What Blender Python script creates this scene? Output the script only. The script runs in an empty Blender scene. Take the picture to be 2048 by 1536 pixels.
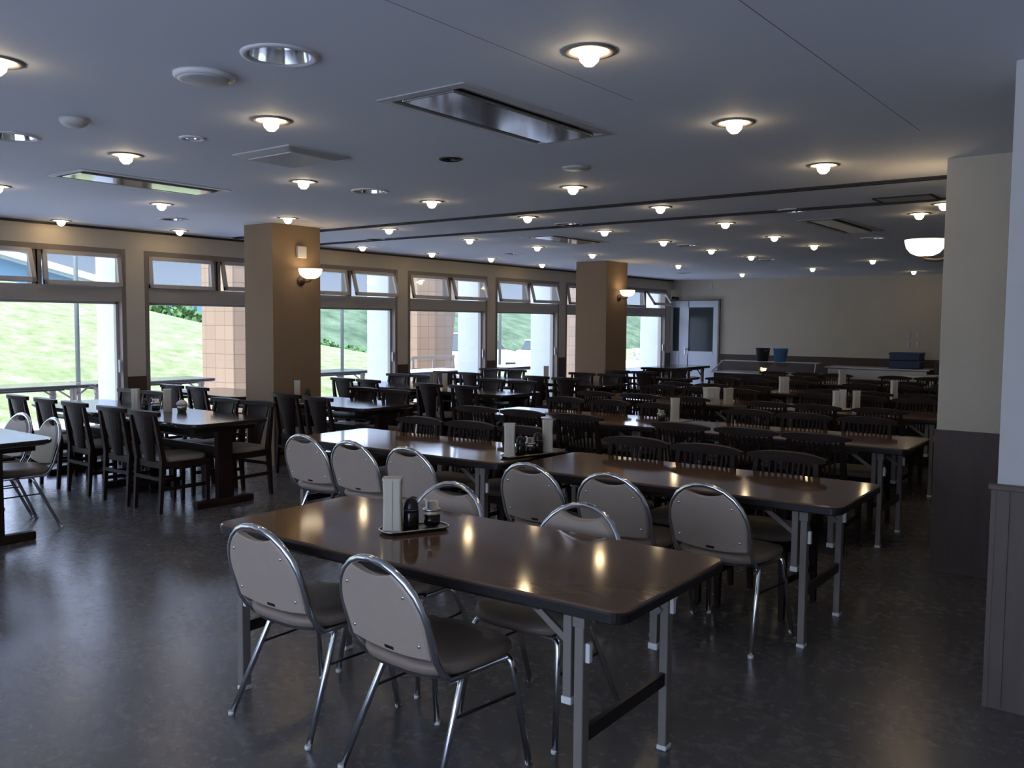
import bpy, bmesh, math, random
from mathutils import Vector, Matrix
PI = math.pi
R = math.radians
random.seed(7)
S = bpy.context.scene
COL = S.collection

# ------------------------------------------------------------------ materials
def mat(name, col, rough=.5, metal=0., spec=.5, var=0., vscale=6., vstretch=(1, 1, 1), bump=0., bscale=40.,
        emit=None, estr=0., coat=0.):
    m = bpy.data.materials.new(name)
    m.use_nodes = True
    nt = m.node_tree
    b = nt.nodes['Principled BSDF']
    b.inputs['Base Color'].default_value = (*col, 1)
    b.inputs['Roughness'].default_value = rough
    b.inputs['Metallic'].default_value = metal
    b.inputs['Specular IOR Level'].default_value = spec
    b.inputs['Coat Weight'].default_value = coat
    b.inputs['Coat Roughness'].default_value = .08
    tc = nt.nodes.new('ShaderNodeTexCoord')
    if var > 0:
        mp = nt.nodes.new('ShaderNodeMapping')
        mp.inputs['Scale'].default_value = vstretch
        nz = nt.nodes.new('ShaderNodeTexNoise')
        nz.inputs['Scale'].default_value = vscale
        nz.inputs['Detail'].default_value = 5
        rp = nt.nodes.new('ShaderNodeValToRGB')
        rp.color_ramp.elements[0].position = .3
        rp.color_ramp.elements[1].position = .7
        rp.color_ramp.elements[0].color = (*[max(0, c * (1 - var)) for c in col], 1)
        rp.color_ramp.elements[1].color = (*[min(1, c * (1 + var)) for c in col], 1)
        nt.links.new(tc.outputs['Object'], mp.inputs['Vector'])
        nt.links.new(mp.outputs['Vector'], nz.inputs['Vector'])
        nt.links.new(nz.outputs['Fac'], rp.inputs['Fac'])
        nt.links.new(rp.outputs['Color'], b.inputs['Base Color'])
    if bump > 0:
        n2 = nt.nodes.new('ShaderNodeTexNoise')
        n2.inputs['Scale'].default_value = bscale
        n2.inputs['Detail'].default_value = 3
        bp = nt.nodes.new('ShaderNodeBump')
        bp.inputs['Strength'].default_value = bump
        bp.inputs['Distance'].default_value = .01
        nt.links.new(tc.outputs['Object'], n2.inputs['Vector'])
        nt.links.new(n2.outputs['Fac'], bp.inputs['Height'])
        nt.links.new(bp.outputs['Normal'], b.inputs['Normal'])
    if emit:
        b.inputs['Emission Color'].default_value = (*emit, 1)
        b.inputs['Emission Strength'].default_value = estr
    return m

def glass_mat(name, tint=(.95, .95, .96), refl=.06):
    m = bpy.data.materials.new(name)
    m.use_nodes = True
    nt = m.node_tree
    for n in list(nt.nodes):
        nt.nodes.remove(n)
    out = nt.nodes.new('ShaderNodeOutputMaterial')
    tr = nt.nodes.new('ShaderNodeBsdfTransparent')
    tr.inputs['Color'].default_value = (*tint, 1)
    gl = nt.nodes.new('ShaderNodeBsdfGlossy')
    gl.inputs['Roughness'].default_value = .02
    mx = nt.nodes.new('ShaderNodeMixShader')
    mx.inputs['Fac'].default_value = refl
    nt.links.new(tr.outputs[0], mx.inputs[1])
    nt.links.new(gl.outputs[0], mx.inputs[2])
    nt.links.new(mx.outputs[0], out.inputs['Surface'])
    return m

M = {}
M['wall'] = mat('cream_wallpaper', (.52, .465, .375), .85, var=.03, vscale=3, bump=.08, bscale=120)
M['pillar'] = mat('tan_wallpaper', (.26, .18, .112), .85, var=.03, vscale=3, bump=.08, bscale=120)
M['wains'] = mat('dark_brown_wainscot', (.072, .047, .038), .5, spec=.3, var=.12, vscale=4, vstretch=(6, 6, .6))
M['near_wains'] = mat('grey_brown_panel', (.118, .090, .080), .5, spec=.35, var=.1, vscale=4, vstretch=(6, 6, .6))
M['white_wall'] = mat('white_wallpaper', (.60, .60, .60), .8, var=.02)
M['bronze'] = mat('bronze_window_frame', (.21, .175, .145), .42, var=.05)
M['alu'] = mat('grey_aluminium_sash', (.44, .41, .37), .4)
M['bar'] = mat('grey_brown_transom', (.36, .325, .29), .45)
M['hall'] = mat('pale_backdrop_grey', (.20, .212, .212), .8, var=.04, vscale=2, vstretch=(1, 6, .2))  # plain grey for the added backdrop that replaces the canopy underside
M['glass'] = glass_mat('window_glass', refl=.04)
M['white'] = mat('white_paint', (.75, .77, .8), .5)
M['ext_white'] = mat('white_render', (.80, .82, .86), .8, var=.03)
M['concrete'] = mat('terrace_concrete', (.66, .66, .66), .9, var=.08, vscale=2)
M['dark'] = mat('dark_track', (.02, .017, .016), .6)
M['black'] = mat('black_plastic', (.012, .012, .014), .35)
M['chrome'] = mat('polished_chrome', (.78, .80, .84), .12, metal=1)
M['vinyl'] = mat('taupe_vinyl', (.42, .345, .285), .48, var=.03, vscale=14, bump=.06, bscale=260)
M['seatv'] = mat('brown_taupe_vinyl', (.26, .20, .16), .45, var=.03, vscale=14, bump=.06, bscale=260)
M['gap'] = mat('chair_underside', (.02, .02, .022), .6)
M['tabletop'] = mat('brown_woodgrain_laminate', (.155, .085, .044), .085, spec=.5, var=.08, vscale=3.5, vstretch=(1.2, 16, 16))
M['edge'] = mat('black_table_edge', (.016, .013, .014), .35)
M['greyleg'] = mat('grey_enamel_leg', (.22, .195, .175), .45, spec=.35)
M['cap'] = mat('white_plastic_cap', (.75, .75, .74), .5)
M['darkwood'] = mat('dark_stained_wood', (.020, .010, .008), .5, spec=.2, var=.25, vscale=6, vstretch=(1, 1, 8))
M['darktop'] = mat('dark_glossy_tabletop', (.035, .025, .022), .12, var=.25, vscale=4, vstretch=(1.2, 14, 14))
M['cushion'] = mat('beige_seat_cushion', (.27, .225, .185), .75, var=.06, vscale=30)
M['cream'] = mat('cream_plastic', (.60, .55, .44), .45)
M['whiteplastic'] = mat('white_plastic', (.70, .69, .66), .45)
M['sauce'] = mat('black_sauce', (.010, .007, .006), .15)
M['clear'] = glass_mat('clear_acrylic', (.9, .9, .88), .05)
M['steel'] = mat('stainless_steel', (.55, .54, .52), .3, metal=1)
M['reflector'] = mat('mirror_reflector', (.85, .87, .9), .12, metal=1)
M['ring'] = mat('lamp_trim_ring', (.22, .20, .19), .5)
M['ringw'] = mat('white_trim_ring', (.72, .73, .75), .5)
M['bulb'] = mat('glowing_bulb', (1, .9, .75), .5, emit=(1.0, .76, .44), estr=16)
M['cup'] = mat('lamp_cup', (.80, .76, .70), .5)
M['bulb_off'] = mat('unlit_bulb', (.75, .77, .8), .3)
M['shade'] = mat('glowing_opal_glass', (.9, .82, .7), .4, emit=(1.0, .78, .52), estr=1.35)
M['bracket'] = mat('bronze_bracket', (.07, .04, .025), .4)
M['ac'] = mat('grey_ac_panel', (.22, .21, .205), .10, spec=.8, coat=.6)
M['acframe'] = mat('grey_ac_frame', (.45, .46, .46), .45)
M['disc'] = mat('off_white_disc', (.52, .53, .53), .5)
M['bluebox'] = mat('navy_crate', (.03, .05, .12), .5)
M['blue'] = mat('blue_bucket', (.07, .22, .42), .45)
M['doorw'] = mat('white_door', (.62, .66, .72), .5)
M['doorglass'] = mat('dark_door_glass', (.035, .045, .045), .12)
M['pole'] = mat('grey_green_pole', (.07, .09, .085), .6)
M['carwhite'] = mat('white_car_paint', (.8, .81, .82), .25)
M['tyre'] = mat('tyre', (.015, .015, .015), .8)
M['roofblue'] = mat('blue_roof', (.12, .22, .32), .6)

# tiled column: brick texture beige
def tile_mat():
    m = mat('sand_tile', (.58, .47, .36), .8)
    nt = m.node_tree
    b = nt.nodes['Principled BSDF']
    tc = nt.nodes.new('ShaderNodeTexCoord')
    mp = nt.nodes.new('ShaderNodeMapping')
    mp.inputs['Rotation'].default_value = (R(90), 0, 0)
    sep = nt.nodes.new('ShaderNodeSeparateXYZ')
    ad = nt.nodes.new('ShaderNodeMath')
    ad.operation = 'ADD'
    cmb = nt.nodes.new('ShaderNodeCombineXYZ')
    br = nt.nodes.new('ShaderNodeTexBrick')
    br.offset = 0
    br.inputs['Scale'].default_value = 1
    br.inputs['Brick Width'].default_value = .25
    br.inputs['Row Height'].default_value = .24
    br.inputs['Mortar Size'].default_value = .006
    br.inputs['Color1'].default_value = (.225, .160, .105, 1)
    br.inputs['Color2'].default_value = (.20, .140, .092, 1)
    br.inputs['Mortar'].default_value = (.13, .09, .06, 1)
    nt.links.new(tc.outputs['Object'], sep.inputs[0])
    nt.links.new(sep.outputs['X'], ad.inputs[0])
    nt.links.new(sep.outputs['Y'], ad.inputs[1])
    nt.links.new(ad.outputs[0], cmb.inputs['X'])
    nt.links.new(sep.outputs['Z'], cmb.inputs['Y'])
    nt.links.new(cmb.outputs[0], br.inputs['Vector'])
    nt.links.new(br.outputs['Color'], b.inputs['Base Color'])
    return m
M['tile'] = tile_mat()

# floor: dark polished sheet with mottled wear
def floor_mat():
    m = mat('dark_polished_floor', (.06, .056, .055), .2, spec=.5)
    nt = m.node_tree
    b = nt.nodes['Principled BSDF']
    tc = nt.nodes.new('ShaderNodeTexCoord')
    def noise(scale, detail, dist=0):
        n = nt.nodes.new('ShaderNodeTexNoise')
        n.inputs['Scale'].default_value = scale
        n.inputs['Detail'].default_value = detail
        n.inputs['Roughness'].default_value = .65
        n.inputs['Distortion'].default_value = dist
        nt.links.new(tc.outputs['Object'], n.inputs['Vector'])
        return n
    n1 = noise(2.2, 8, .2)
    n2 = noise(21, 6, .4)
    mx = nt.nodes.new('ShaderNodeMix')
    mx.data_type = 'FLOAT'
    mx.inputs[0].default_value = .6
    nt.links.new(n1.outputs['Fac'], mx.inputs[2])
    nt.links.new(n2.outputs['Fac'], mx.inputs[3])
    rp = nt.nodes.new('ShaderNodeValToRGB')
    e = rp.color_ramp.elements
    e[0].position = .34; e[0].color = (.104, .096, .096, 1)
    e[1].position = .54; e[1].color = (.126, .117, .116, 1)
    x = e.new(.66); x.color = (.150, .141, .138, 1)
    nt.links.new(mx.outputs[0], rp.inputs['Fac'])
    nt.links.new(rp.outputs['Color'], b.inputs['Base Color'])
    rr = nt.nodes.new('ShaderNodeMapRange')
    rr.inputs['From Min'].default_value = .3
    rr.inputs['From Max'].default_value = .7
    rr.inputs['To Min'].default_value = .20
    rr.inputs['To Max'].default_value = .32
    nt.links.new(mx.outputs[0], rr.inputs['Value'])
    nt.links.new(rr.outputs[0], b.inputs['Roughness'])
    n3 = noise(55, 3, .5)
    n4 = noise(7, 2, 0)
    ad = nt.nodes.new('ShaderNodeMath')
    ad.operation = 'ADD'
    nt.links.new(n3.outputs['Fac'], ad.inputs[0])
    nt.links.new(n4.outputs['Fac'], ad.inputs[1])
    bp = nt.nodes.new('ShaderNodeBump')
    bp.inputs['Strength'].default_value = .05
    bp.inputs['Distance'].default_value = .012
    nt.links.new(ad.outputs[0], bp.inputs['Height'])
    nt.links.new(bp.outputs['Normal'], b.inputs['Normal'])
    return m
M['floor'] = floor_mat()

# ceiling: white board with two thin joints running along the room
def ceiling_mat():
    m = mat('white_ceiling_board', (.74, .78, .86), .75)
    nt = m.node_tree
    b = nt.nodes['Principled BSDF']
    tc = nt.nodes.new('ShaderNodeTexCoord')
    sep = nt.nodes.new('ShaderNodeSeparateXYZ')
    nt.links.new(tc.outputs['Object'], sep.inputs[0])
    prev = None
    for xs, y1 in ((-2.075, 3.6), (-1.18, 5.0)):
        d = nt.nodes.new('ShaderNodeMath'); d.operation = 'COMPARE'
        d.inputs[1].default_value = xs
        d.inputs[2].default_value = .0022
        nt.links.new(sep.outputs['X'], d.inputs[0])
        l = nt.nodes.new('ShaderNodeMath'); l.operation = 'LESS_THAN'
        l.inputs[1].default_value = y1
        nt.links.new(sep.outputs['Y'], l.inputs[0])
        a = nt.nodes.new('ShaderNodeMath'); a.operation = 'MULTIPLY'
        nt.links.new(d.outputs[0], a.inputs[0])
        nt.links.new(l.outputs[0], a.inputs[1])
        if prev is None:
            prev = a
        else:
            s = nt.nodes.new('ShaderNodeMath'); s.operation = 'MAXIMUM'
            nt.links.new(prev.outputs[0], s.inputs[0])
            nt.links.new(a.outputs[0], s.inputs[1])
            prev = s
    mx = nt.nodes.new('ShaderNodeMix')
    mx.data_type = 'RGBA'
    mx.inputs[6].default_value = (.74, .78, .86, 1)
    mx.inputs[7].default_value = (.22, .22, .23, 1)
    nt.links.new(prev.outputs[0], mx.inputs[0])
    nt.links.new(mx.outputs[2], b.inputs['Base Color'])
    return m
M['ceiling'] = ceiling_mat()

def grass_mat(name, c1, c2, c3, scale):
    m = mat(name, c1, .95, spec=.1)
    nt = m.node_tree
    b = nt.nodes['Principled BSDF']
    tc = nt.nodes.new('ShaderNodeTexCoord')
    n = nt.nodes.new('ShaderNodeTexNoise')
    n.inputs['Scale'].default_value = scale
    n.inputs['Detail'].default_value = 9
    n.inputs['Roughness'].default_value = .7
    rp = nt.nodes.new('ShaderNodeValToRGB')
    e = rp.color_ramp.elements
    e[0].position = .32; e[0].color = (*c1, 1)
    e[1].position = .5; e[1].color = (*c2, 1)
    x = e.new(.66); x.color = (*c3, 1)
    nt.links.new(tc.outputs['Object'], n.inputs['Vector'])
    nt.links.new(n.outputs['Fac'], rp.inputs['Fac'])
    nt.links.new(rp.outputs['Color'], b.inputs['Base Color'])
    return m
M['lawn'] = grass_mat('mown_grass', (.11, .145, .055), (.175, .20, .095), (.25, .255, .17), 2.6)
M['shrub'] = grass_mat('shrub_leaves', (.04, .10, .03), (.08, .17, .06), (.15, .22, .11), 3.0)
M['bank'] = grass_mat('hillside_plants', (.035, .055, .035), (.075, .115, .065), (.12, .165, .10), .8)
M['tarmac'] = mat('pale_tarmac', (.52, .52, .50), .9, var=.06)

# ------------------------------------------------------------------ mesh helpers
def new():
    return bmesh.new()

def add_box(bm, c, s, rot=None, bev=0.):
    g = bmesh.ops.create_cube(bm, size=1.)
    vs = g['verts']
    mtx = Matrix.Translation(Vector(c)) @ (rot.to_4x4() if rot else Matrix.Identity(4)) @ Matrix.Diagonal((*s, 1))
    bmesh.ops.transform(bm, matrix=mtx, verts=vs)
    if bev > 0:
        es = list({e for v in vs for e in v.link_edges})
        bmesh.ops.bevel(bm, geom=es, offset=bev, segments=2, profile=.5, affect='EDGES')

def bar(bm, a, b, w, h, bev=0.):
    """rectangular bar from a to b, w across (horizontal), h the other way"""
    a = Vector(a); b = Vector(b)
    d = (b - a)
    L = d.length
    z = d.normalized()
    ref = Vector((0, 0, 1)) if abs(z.z) < .9 else Vector((0, 1, 0))
    x = ref.cross(z).normalized()
    y = z.cross(x)
    rot = Matrix((x, y, z)).transposed()
    add_box(bm, (a + b) / 2, (w, h, L), rot, bev)

def tube(bm, pts, r, n=10, fillet=0., closed=False, ry=None):
    P = [Vector(p) for p in pts]
    if fillet > 0 and not closed:
        Q = [P[0]]
        for i in range(1, len(P) - 1):
            a = P[i - 1] - P[i]; c = P[i + 1] - P[i]
            f = min(fillet, a.length * .45, c.length * .45)
            p0 = P[i] + a.normalized() * f
            p1 = P[i] + c.normalized() * f
            for k in range(5):
                t = k / 4
                Q.append((1 - t) ** 2 * p0 + 2 * t * (1 - t) * P[i] + t * t * p1)
        Q.append(P[-1])
        P = Q
    rings = []
    N = len(P)
    prevx = None
    for i in range(N):
        if closed:
            t = (P[(i + 1) % N] - P[i - 1]).normalized()
        elif i == 0:
            t = (P[1] - P[0]).normalized()
        elif i == N - 1:
            t = (P[-1] - P[-2]).normalized()
        else:
            t = ((P[i + 1] - P[i]).normalized() + (P[i] - P[i - 1]).normalized()).normalized()
        if prevx is None:
            ref = Vector((0, 0, 1)) if abs(t.z) < .9 else Vector((1, 0, 0))
            x = ref.cross(t).normalized()
        else:
            x = (prevx - t * prevx.dot(t)).normalized()
        prevx = x
        y = t.cross(x)
        rr = r[i] if isinstance(r, (list, tuple)) else r
        rings.append([bm.verts.new(P[i] + x * math.cos(2 * PI * k / n) * rr + y * math.sin(2 * PI * k / n) * (ry or rr))
                      for k in range(n)])
    m = N if closed else N - 1
    for i in range(m):
        A = rings[i]; B = rings[(i + 1) % N]
        for k in range(n):
            f = bm.faces.new((A[k], A[(k + 1) % n], B[(k + 1) % n], B[k]))
            f.smooth = True
    if not closed:
        bm.faces.new(list(reversed(rings[0])))
        bm.faces.new(rings[-1])

def lathe(bm, prof, n=24, c=(0, 0, 0), cap=True, smooth=True):
    rings = []
    for (r, z) in prof:
        if r < 1e-6:
            rings.append([bm.verts.new((c[0], c[1], c[2] + z))])
        else:
            rings.append([bm.verts.new((c[0] + r * math.cos(2 * PI * k / n), c[1] + r * math.sin(2 * PI * k / n), c[2] + z))
                          for k in range(n)])
    for A, B in zip(rings[:-1], rings[1:]):
        for k in range(n):
            k2 = (k + 1) % n
            if len(A) == 1 and len(B) == 1:
                continue
            if len(A) == 1:
                f = bm.faces.new((A[0], B[k2], B[k]))
            elif len(B) == 1:
                f = bm.faces.new((A[k], A[k2], B[0]))
            else:
                f = bm.faces.new((A[k], A[k2], B[k2], B[k]))
            f.smooth = smooth
    if cap:
        if len(rings[0]) > 1:
            bm.faces.new(list(reversed(rings[0])))
        if len(rings[-1]) > 1:
            bm.faces.new(rings[-1])

def loft(bm, rings, smooth=True, caps=True):
    VR = [[bm.verts.new(p) for p in r] for r in rings]
    n = len(VR[0])
    for A, B in zip(VR[:-1], VR[1:]):
        for k in range(n):
            f = bm.faces.new((A[k], A[(k + 1) % n], B[(k + 1) % n], B[k]))
            f.smooth = smooth
    if caps:
        bm.faces.new(list(reversed(VR[0])))
        bm.faces.new(VR[-1])

def rrect(hx, hy, r, seg=6):
    out = []
    for (cx, cy, a0) in ((hx - r, hy - r, 0), (-hx + r, hy - r, 90), (-hx + r, -hy + r, 180), (hx - r, -hy + r, 270)):
        for k in range(seg + 1):
            a = R(a0 + 90 * k / seg)
            out.append((cx + r * math.cos(a), cy + r * math.sin(a)))
    return out

def superell(hx, hy, e, n=40):
    out = []
    for k in range(n):
        a = 2 * PI * k / n
        c, s = math.cos(a), math.sin(a)
        out.append((hx * math.copysign(abs(c) ** (2 / e), c), hy * math.copysign(abs(s) ** (2 / e), s)))
    return out

def obj(name, bm, m, parent=None, loc=None):
    bmesh.ops.recalc_face_normals(bm, faces=bm.faces[:])
    me = bpy.data.meshes.new(name)
    bm.to_mesh(me)
    bm.free()
    me.materials.append(M[m] if isinstance(m, str) else m)
    o = bpy.data.objects.new(name, me)
    COL.objects.link(o)
    if parent:
        o.parent = parent
    if loc:
        o.location = loc
    return o

def tag(o, label=None, cat=None, group=None, kind=None):
    if label: o['label'] = label
    if cat: o['category'] = cat
    if group: o['group'] = group
    if kind: o['kind'] = kind
    return o

def thing(name, label, cat, loc=(0, 0, 0), rz=0., group=None, kind=None):
    o = bpy.data.objects.new(name, None)
    o.empty_display_size = .1
    COL.objects.link(o)
    o.location = loc
    o.rotation_euler = (0, 0, rz)
    return tag(o, label, cat, group, kind)

def dup(root, loc, rz=0., label=None, group=None):
    r = root.copy()
    COL.objects.link(r)
    r.location = loc
    r.rotation_euler = (0, 0, rz)
    if label: r['label'] = label
    if group: r['group'] = group
    for ch in list(root.children):
        c = ch.copy(); COL.objects.link(c); c.parent = r
        for g in list(ch.children):
            d = g.copy(); COL.objects.link(d); d.parent = c
    return r

class Proto:
    """first placement moves the prototype itself, later ones copy it"""
    def __init__(self, root):
        self.root = root; self.used = False
    def place(self, loc, rz, label, group=None):
        if not self.used:
            self.used = True
            self.root.location = loc
            self.root.rotation_euler = (0, 0, rz)
            self.root['label'] = label
            if group: self.root['group'] = group
            return self.root
        return dup(self.root, loc, rz, label, group)

# ------------------------------------------------------------------ room measures (metres)
ZC = 2.523           # ceiling
XW = -9.50           # inner face of the window wall
YF = 18.42           # far wall
ZW = .88             # wainscot
XR = 2.6             # right limit beside the camera
YB = -4.0            # wall behind the camera

# floor
bm = new(); add_box(bm, ((XW - .2 + XR) / 2, (YB + YF) / 2, -.05), (XR - XW + .2, YF - YB + .4, .1))
tag(obj('floor', bm, 'floor'), kind='structure')

# ------------------------------------------------------------------ ceiling with fixture holes
LIT = {
 'A': [(-9.24, 4.47), (-9.10, 5.72), (-8.95, 8.35), (-8.90, 9.67), (-8.78, 10.90), (-8.91, 12.45)],
 'B': [(-7.29, 3.05), (-7.19, 4.35), (-7.10, 5.64), (-6.99, 6.91), (-7.03, 8.31), (-6.95, 9.60), (-7.01, 11.05), (-7.05, 13.85), (-7.13, 16.74)],
 'C': [(-5.26, 2.95), (-5.17, 4.25), (-5.12, 5.56), (-5.09, 6.87), (-5.15, 8.36), (-5.19, 9.79), (-5.23, 11.23), (-5.23, 12.59), (-5.40, 15.74)],
 'D': [(-3.80, 1.60), (-3.75, 2.88), (-3.71, 5.57), (-3.71, 6.93), (-3.75, 8.36), (-3.85, 9.92), (-3.86, 11.28), (-3.98, 14.29), (-4.14, 17.49)],
 'E': [(-1.84, 2.86), (-1.88, 4.27), (-1.91, 5.71), (-2.01, 8.61), (-1.69, 8.05)],
}
LIT['E'].sort(key=lambda q: q[1])
UNLIT = [(-5.26, 2.28), (-2.82, 2.21), (-8.14, 5.04), (-5.11, 4.85), (-7.97, 7.64), (-5.10, 7.58), (-2.87, 7.78), (-7.89, 10.29),
         (-5.15, 10.39), (-2.97, 10.69), (-5.24, 13.29), (-7.97, 15.88), (-5.41, 16.41)]
SMALL = [(-4.47, 2.90, 'pale'), (-3.71, 4.20, 'dark')]
R_LIT, R_UN, R_SM = .078, .125, .055
holes = [(x, y, R_LIT) for c in LIT.values() for (x, y) in c] + [(x, y, R_UN) for (x, y) in UNLIT] + [(x, y, R_SM) for (x, y, _) in SMALL]
ACS = [(-2.76, 3.53, .50, 1.22), (-6.22, 3.62, .46, 1.16), (-6.04, 8.93, .50, 1.13), (-2.88, 9.25, .40, 1.42)]

bm = new(); add_box(bm, ((XW - .2 + XR) / 2, (YB + YF) / 2, ZC + .03), (XR - XW + .4, YF - YB + .4, .06))
ceil = obj('ceiling', bm, 'ceiling')
bm = new()
for (x, y, r) in holes:
    lathe(bm, [(r, -.1), (r, .2)], 28, (x, y, ZC))
for (x, y, sx, sy) in ACS:
    add_box(bm, (x, y, ZC + .03), (sx - .04, sy - .04, .2))
cut = obj('ceiling_cutter', bm, 'ceiling')
md = ceil.modifiers.new('holes', 'BOOLEAN')
md.operation = 'DIFFERENCE'; md.object = cut; md.solver = 'EXACT'
dg = bpy.context.evaluated_depsgraph_get()
nm = bpy.data.meshes.new_from_object(ceil.evaluated_get(dg))
ceil.modifiers.clear()
old = ceil.data; ceil.data = nm
bpy.data.meshes.remove(old)
cm = cut.data
bpy.data.objects.remove(cut); bpy.data.meshes.remove(cm)
tag(ceil, kind='structure')
# roof slab above the ceiling void, with a short eave
bm = new(); add_box(bm, ((-10.3 + XR + .3) / 2, (YB + YF) / 2, 2.98), (XR + .3 + 10.3, YF - YB + 1.2, .16))
tag(obj('trim_9', bm, 'ext_white'), kind='structure')

# ------------------------------------------------------------------ window wall
PIT = 2.135
piers = [(5.405 + PIT * k) for k in range(-5, 7)]           # pier centres along y
PW = .225
bm = new()
for yc in piers:
    add_box(bm, (XW - .1, yc, 1.16), (.2, PW, 2.28))
add_box(bm, (XW - .1, (YB + YF) / 2, 2.55), (.2, YF - YB, .5))      # lintel above the windows, z 2.30 - 2.80
add_box(bm, (XW - .1, (YB + YF) / 2, -.02), (.2, YF - YB, .08))
tag(obj('wall_left', bm, 'wall'), kind='structure')
# wainscot on the piers (thin boards)
bm = new()
for yc in piers:
    add_box(bm, (XW + .006, yc, ZW / 2), (.012, PW, ZW))
tag(obj('trim_1', bm, 'wains'), kind='structure')
# dark brown cornice along the window wall
bm = new(); add_box(bm, (XW + .012, (YB + YF) / 2, ZC - .012), (.024, YF - YB, .024))
tag(obj('trim_2', bm, 'dark'), kind='structure')
# white exterior fins, one per pier
for k, yc in enumerate(piers):
    bm = new(); add_box(bm, (XW - .425, yc, 1.42), (.45, PW, 2.95))
    if k >= 3:
        tag(obj('exterior_fin', bm, 'ext_white'), kind='structure')
    else:
        tag(obj('exterior_fin', bm, 'ext_white'), kind='structure')

open_deg = {1: (18, 6), 2: (4, 12), 3: (12, 16), 4: (12, 16), 5: (12, 15), 6: (10, 10), 7: (7, 36)}
for w in range(-4, 8):
    # window w sits between pier index w+3 and w+4 (window 1 is the leftmost one seen)
    i0 = w + 3
    if i0 < 0 or i0 + 1 >= len(piers):
        continue
    y0 = piers[i0] + PW / 2
    y1 = piers[i0 + 1] - PW / 2
    yc = (y0 + y1) / 2
    W = y1 - y0
    num = w if w >= 1 else 8 - w
    root = thing('window_%d' % num, None, None, (XW - .08, yc, 0), kind='structure')
    bm = new()
    t = .05
    for s in (-1, 1):
        add_box(bm, (.02, s * (W / 2 - t / 2), 1.175), (.13, t, 2.25))
    add_box(bm, (.02, 0, 2.2675), (.126, W - 2 * t, .065))
    add_box(bm, (.02, 0, .075), (.126, W - 2 * t, .05))
    obj('window_frame', bm, 'bronze', root)
    bm = new(); add_box(bm, (.025, 0, 1.80), (.12, W - .10, .16))
    obj('transom_bar', bm, 'bar', root)
    bm = new(); add_box(bm, (.02, 0, 2.06), (.10, .10, .37)); add_box(bm, (.06, .0, 2.06), (.02, .018, .37))
    obj('mullion', bm, 'bronze', root)
    bm = new(); add_box(bm, (-.02, 0, .92), (.008, W - .16, 1.6))
    obj('glass_pane', bm, 'glass', root)
    bm = new()
    for s in (-1, 1):
        add_box(bm, (-.02, s * (W / 2 - .0625), .92), (.05, .035, 1.62))
    add_box(bm, (-.02, 0, .125), (.05, W - .12, .035))
    add_box(bm, (-.02, 0, 1.705), (.05, W - .12, .03))
    obj('glazing_frame', bm, 'alu', root)
    bm = new(); add_box(bm, (.05, W / 2 - .07, 1.0), (.02, .022, .14), bev=.004)
    obj('window_handle', bm, 'white', root)
    hw = W / 2 - .05 - .05
    dg2 = open_deg.get(w, (6, 6))
    for s, dg_ in ((-1, dg2[0]), (1, dg2[1])):
        bm = new()
        hh = .36
        a, b = hw / 2 - .004, hh
        add_box(bm, (0, -a + .022, -b / 2), (.035, .044, b))
        add_box(bm, (0, a - .022, -b / 2), (.035, .044, b))
        add_box(bm, (0, 0, -.022), (.035, 2 * a, .044))
        add_box(bm, (0, 0, -b + .022), (.035, 2 * a, .044))
        add_box(bm, (.022, 0, -b + .015), (.012, .10, .03))
        sh = obj('hopper_sash', bm, 'alu', root)
        sh.location = (.07, s * (.05 + hw / 2), 2.24)
        sh.rotation_euler = (0, -R(dg_), 0)
        bm = new(); add_box(bm, (0, 0, -b / 2), (.006, 2 * a - .08, b - .08))
        obj('sash_glass', bm, 'glass', sh)

# ------------------------------------------------------------------ far wall, right wall, back wall
bm = new(); add_box(bm, ((XW - .2 + XR) / 2, YF + .1, 1.4), (XR - XW + .4, .2, 2.8))
tag(obj('wall_far', bm, 'wall'), kind='structure')
bm = new()
add_box(bm, (-9.535, YF - .008, ZW / 2), (.25, .012, ZW))
add_box(bm, ((-8.30 - .9) / 2, YF - .008, ZW / 2), (7.4, .012, ZW))
tag(obj('trim_3', bm, 'wains'), kind='structure')
# right wall of the dining hall, behind the right pillar
bm = new(); add_box(bm, (-.60, (6.5 + YF) / 2, 1.4), (.2, YF - 6.5, 2.8))
tag(obj('wall_right', bm, 'wall'), kind='structure')
bm = new(); add_box(bm, (-.706, (6.55 + YF) / 2, ZW / 2), (.012, YF - 6.55, ZW))
tag(obj('trim_4', bm, 'wains'), kind='structure')
# near wall stub on the right, white paper above a panelled wainscot
bm = new(); add_box(bm, ((-.587 + XR) / 2, 4.06, 1.4), (XR + .587, .30, 2.8))
tag(obj('wall_near', bm, 'white_wall'), kind='structure')
bm = new()
add_box(bm, ((-.605 + XR) / 2, 3.902, .44), (XR + .605, .018, .88))
add_box(bm, ((-.615 + XR) / 2, 3.897, .885), (XR + .615, .035, .022), bev=.004)
add_box(bm, (-.596, 4.05, .44), (.018, .32, .88))
add_box(bm, (-.545, 3.890, .44), (.012, .008, .86))
add_box(bm, (-.30, 3.890, .44), (.008, .006, .86))
tag(obj('trim_5', bm, 'near_wains'), kind='structure')
bm = new(); add_box(bm, (XR + .1, (YB + 6.5) / 2, 1.4), (.2, 6.5 - YB, 2.8))
tag(obj('wall_side', bm, 'wall'), kind='structure')
bm = new(); add_box(bm, ((-.6 + XR) / 2, 6.6, 1.4), (XR + .6, .2, 2.8))
tag(obj('wall_recess', bm, 'wall'), kind='structure')
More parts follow.
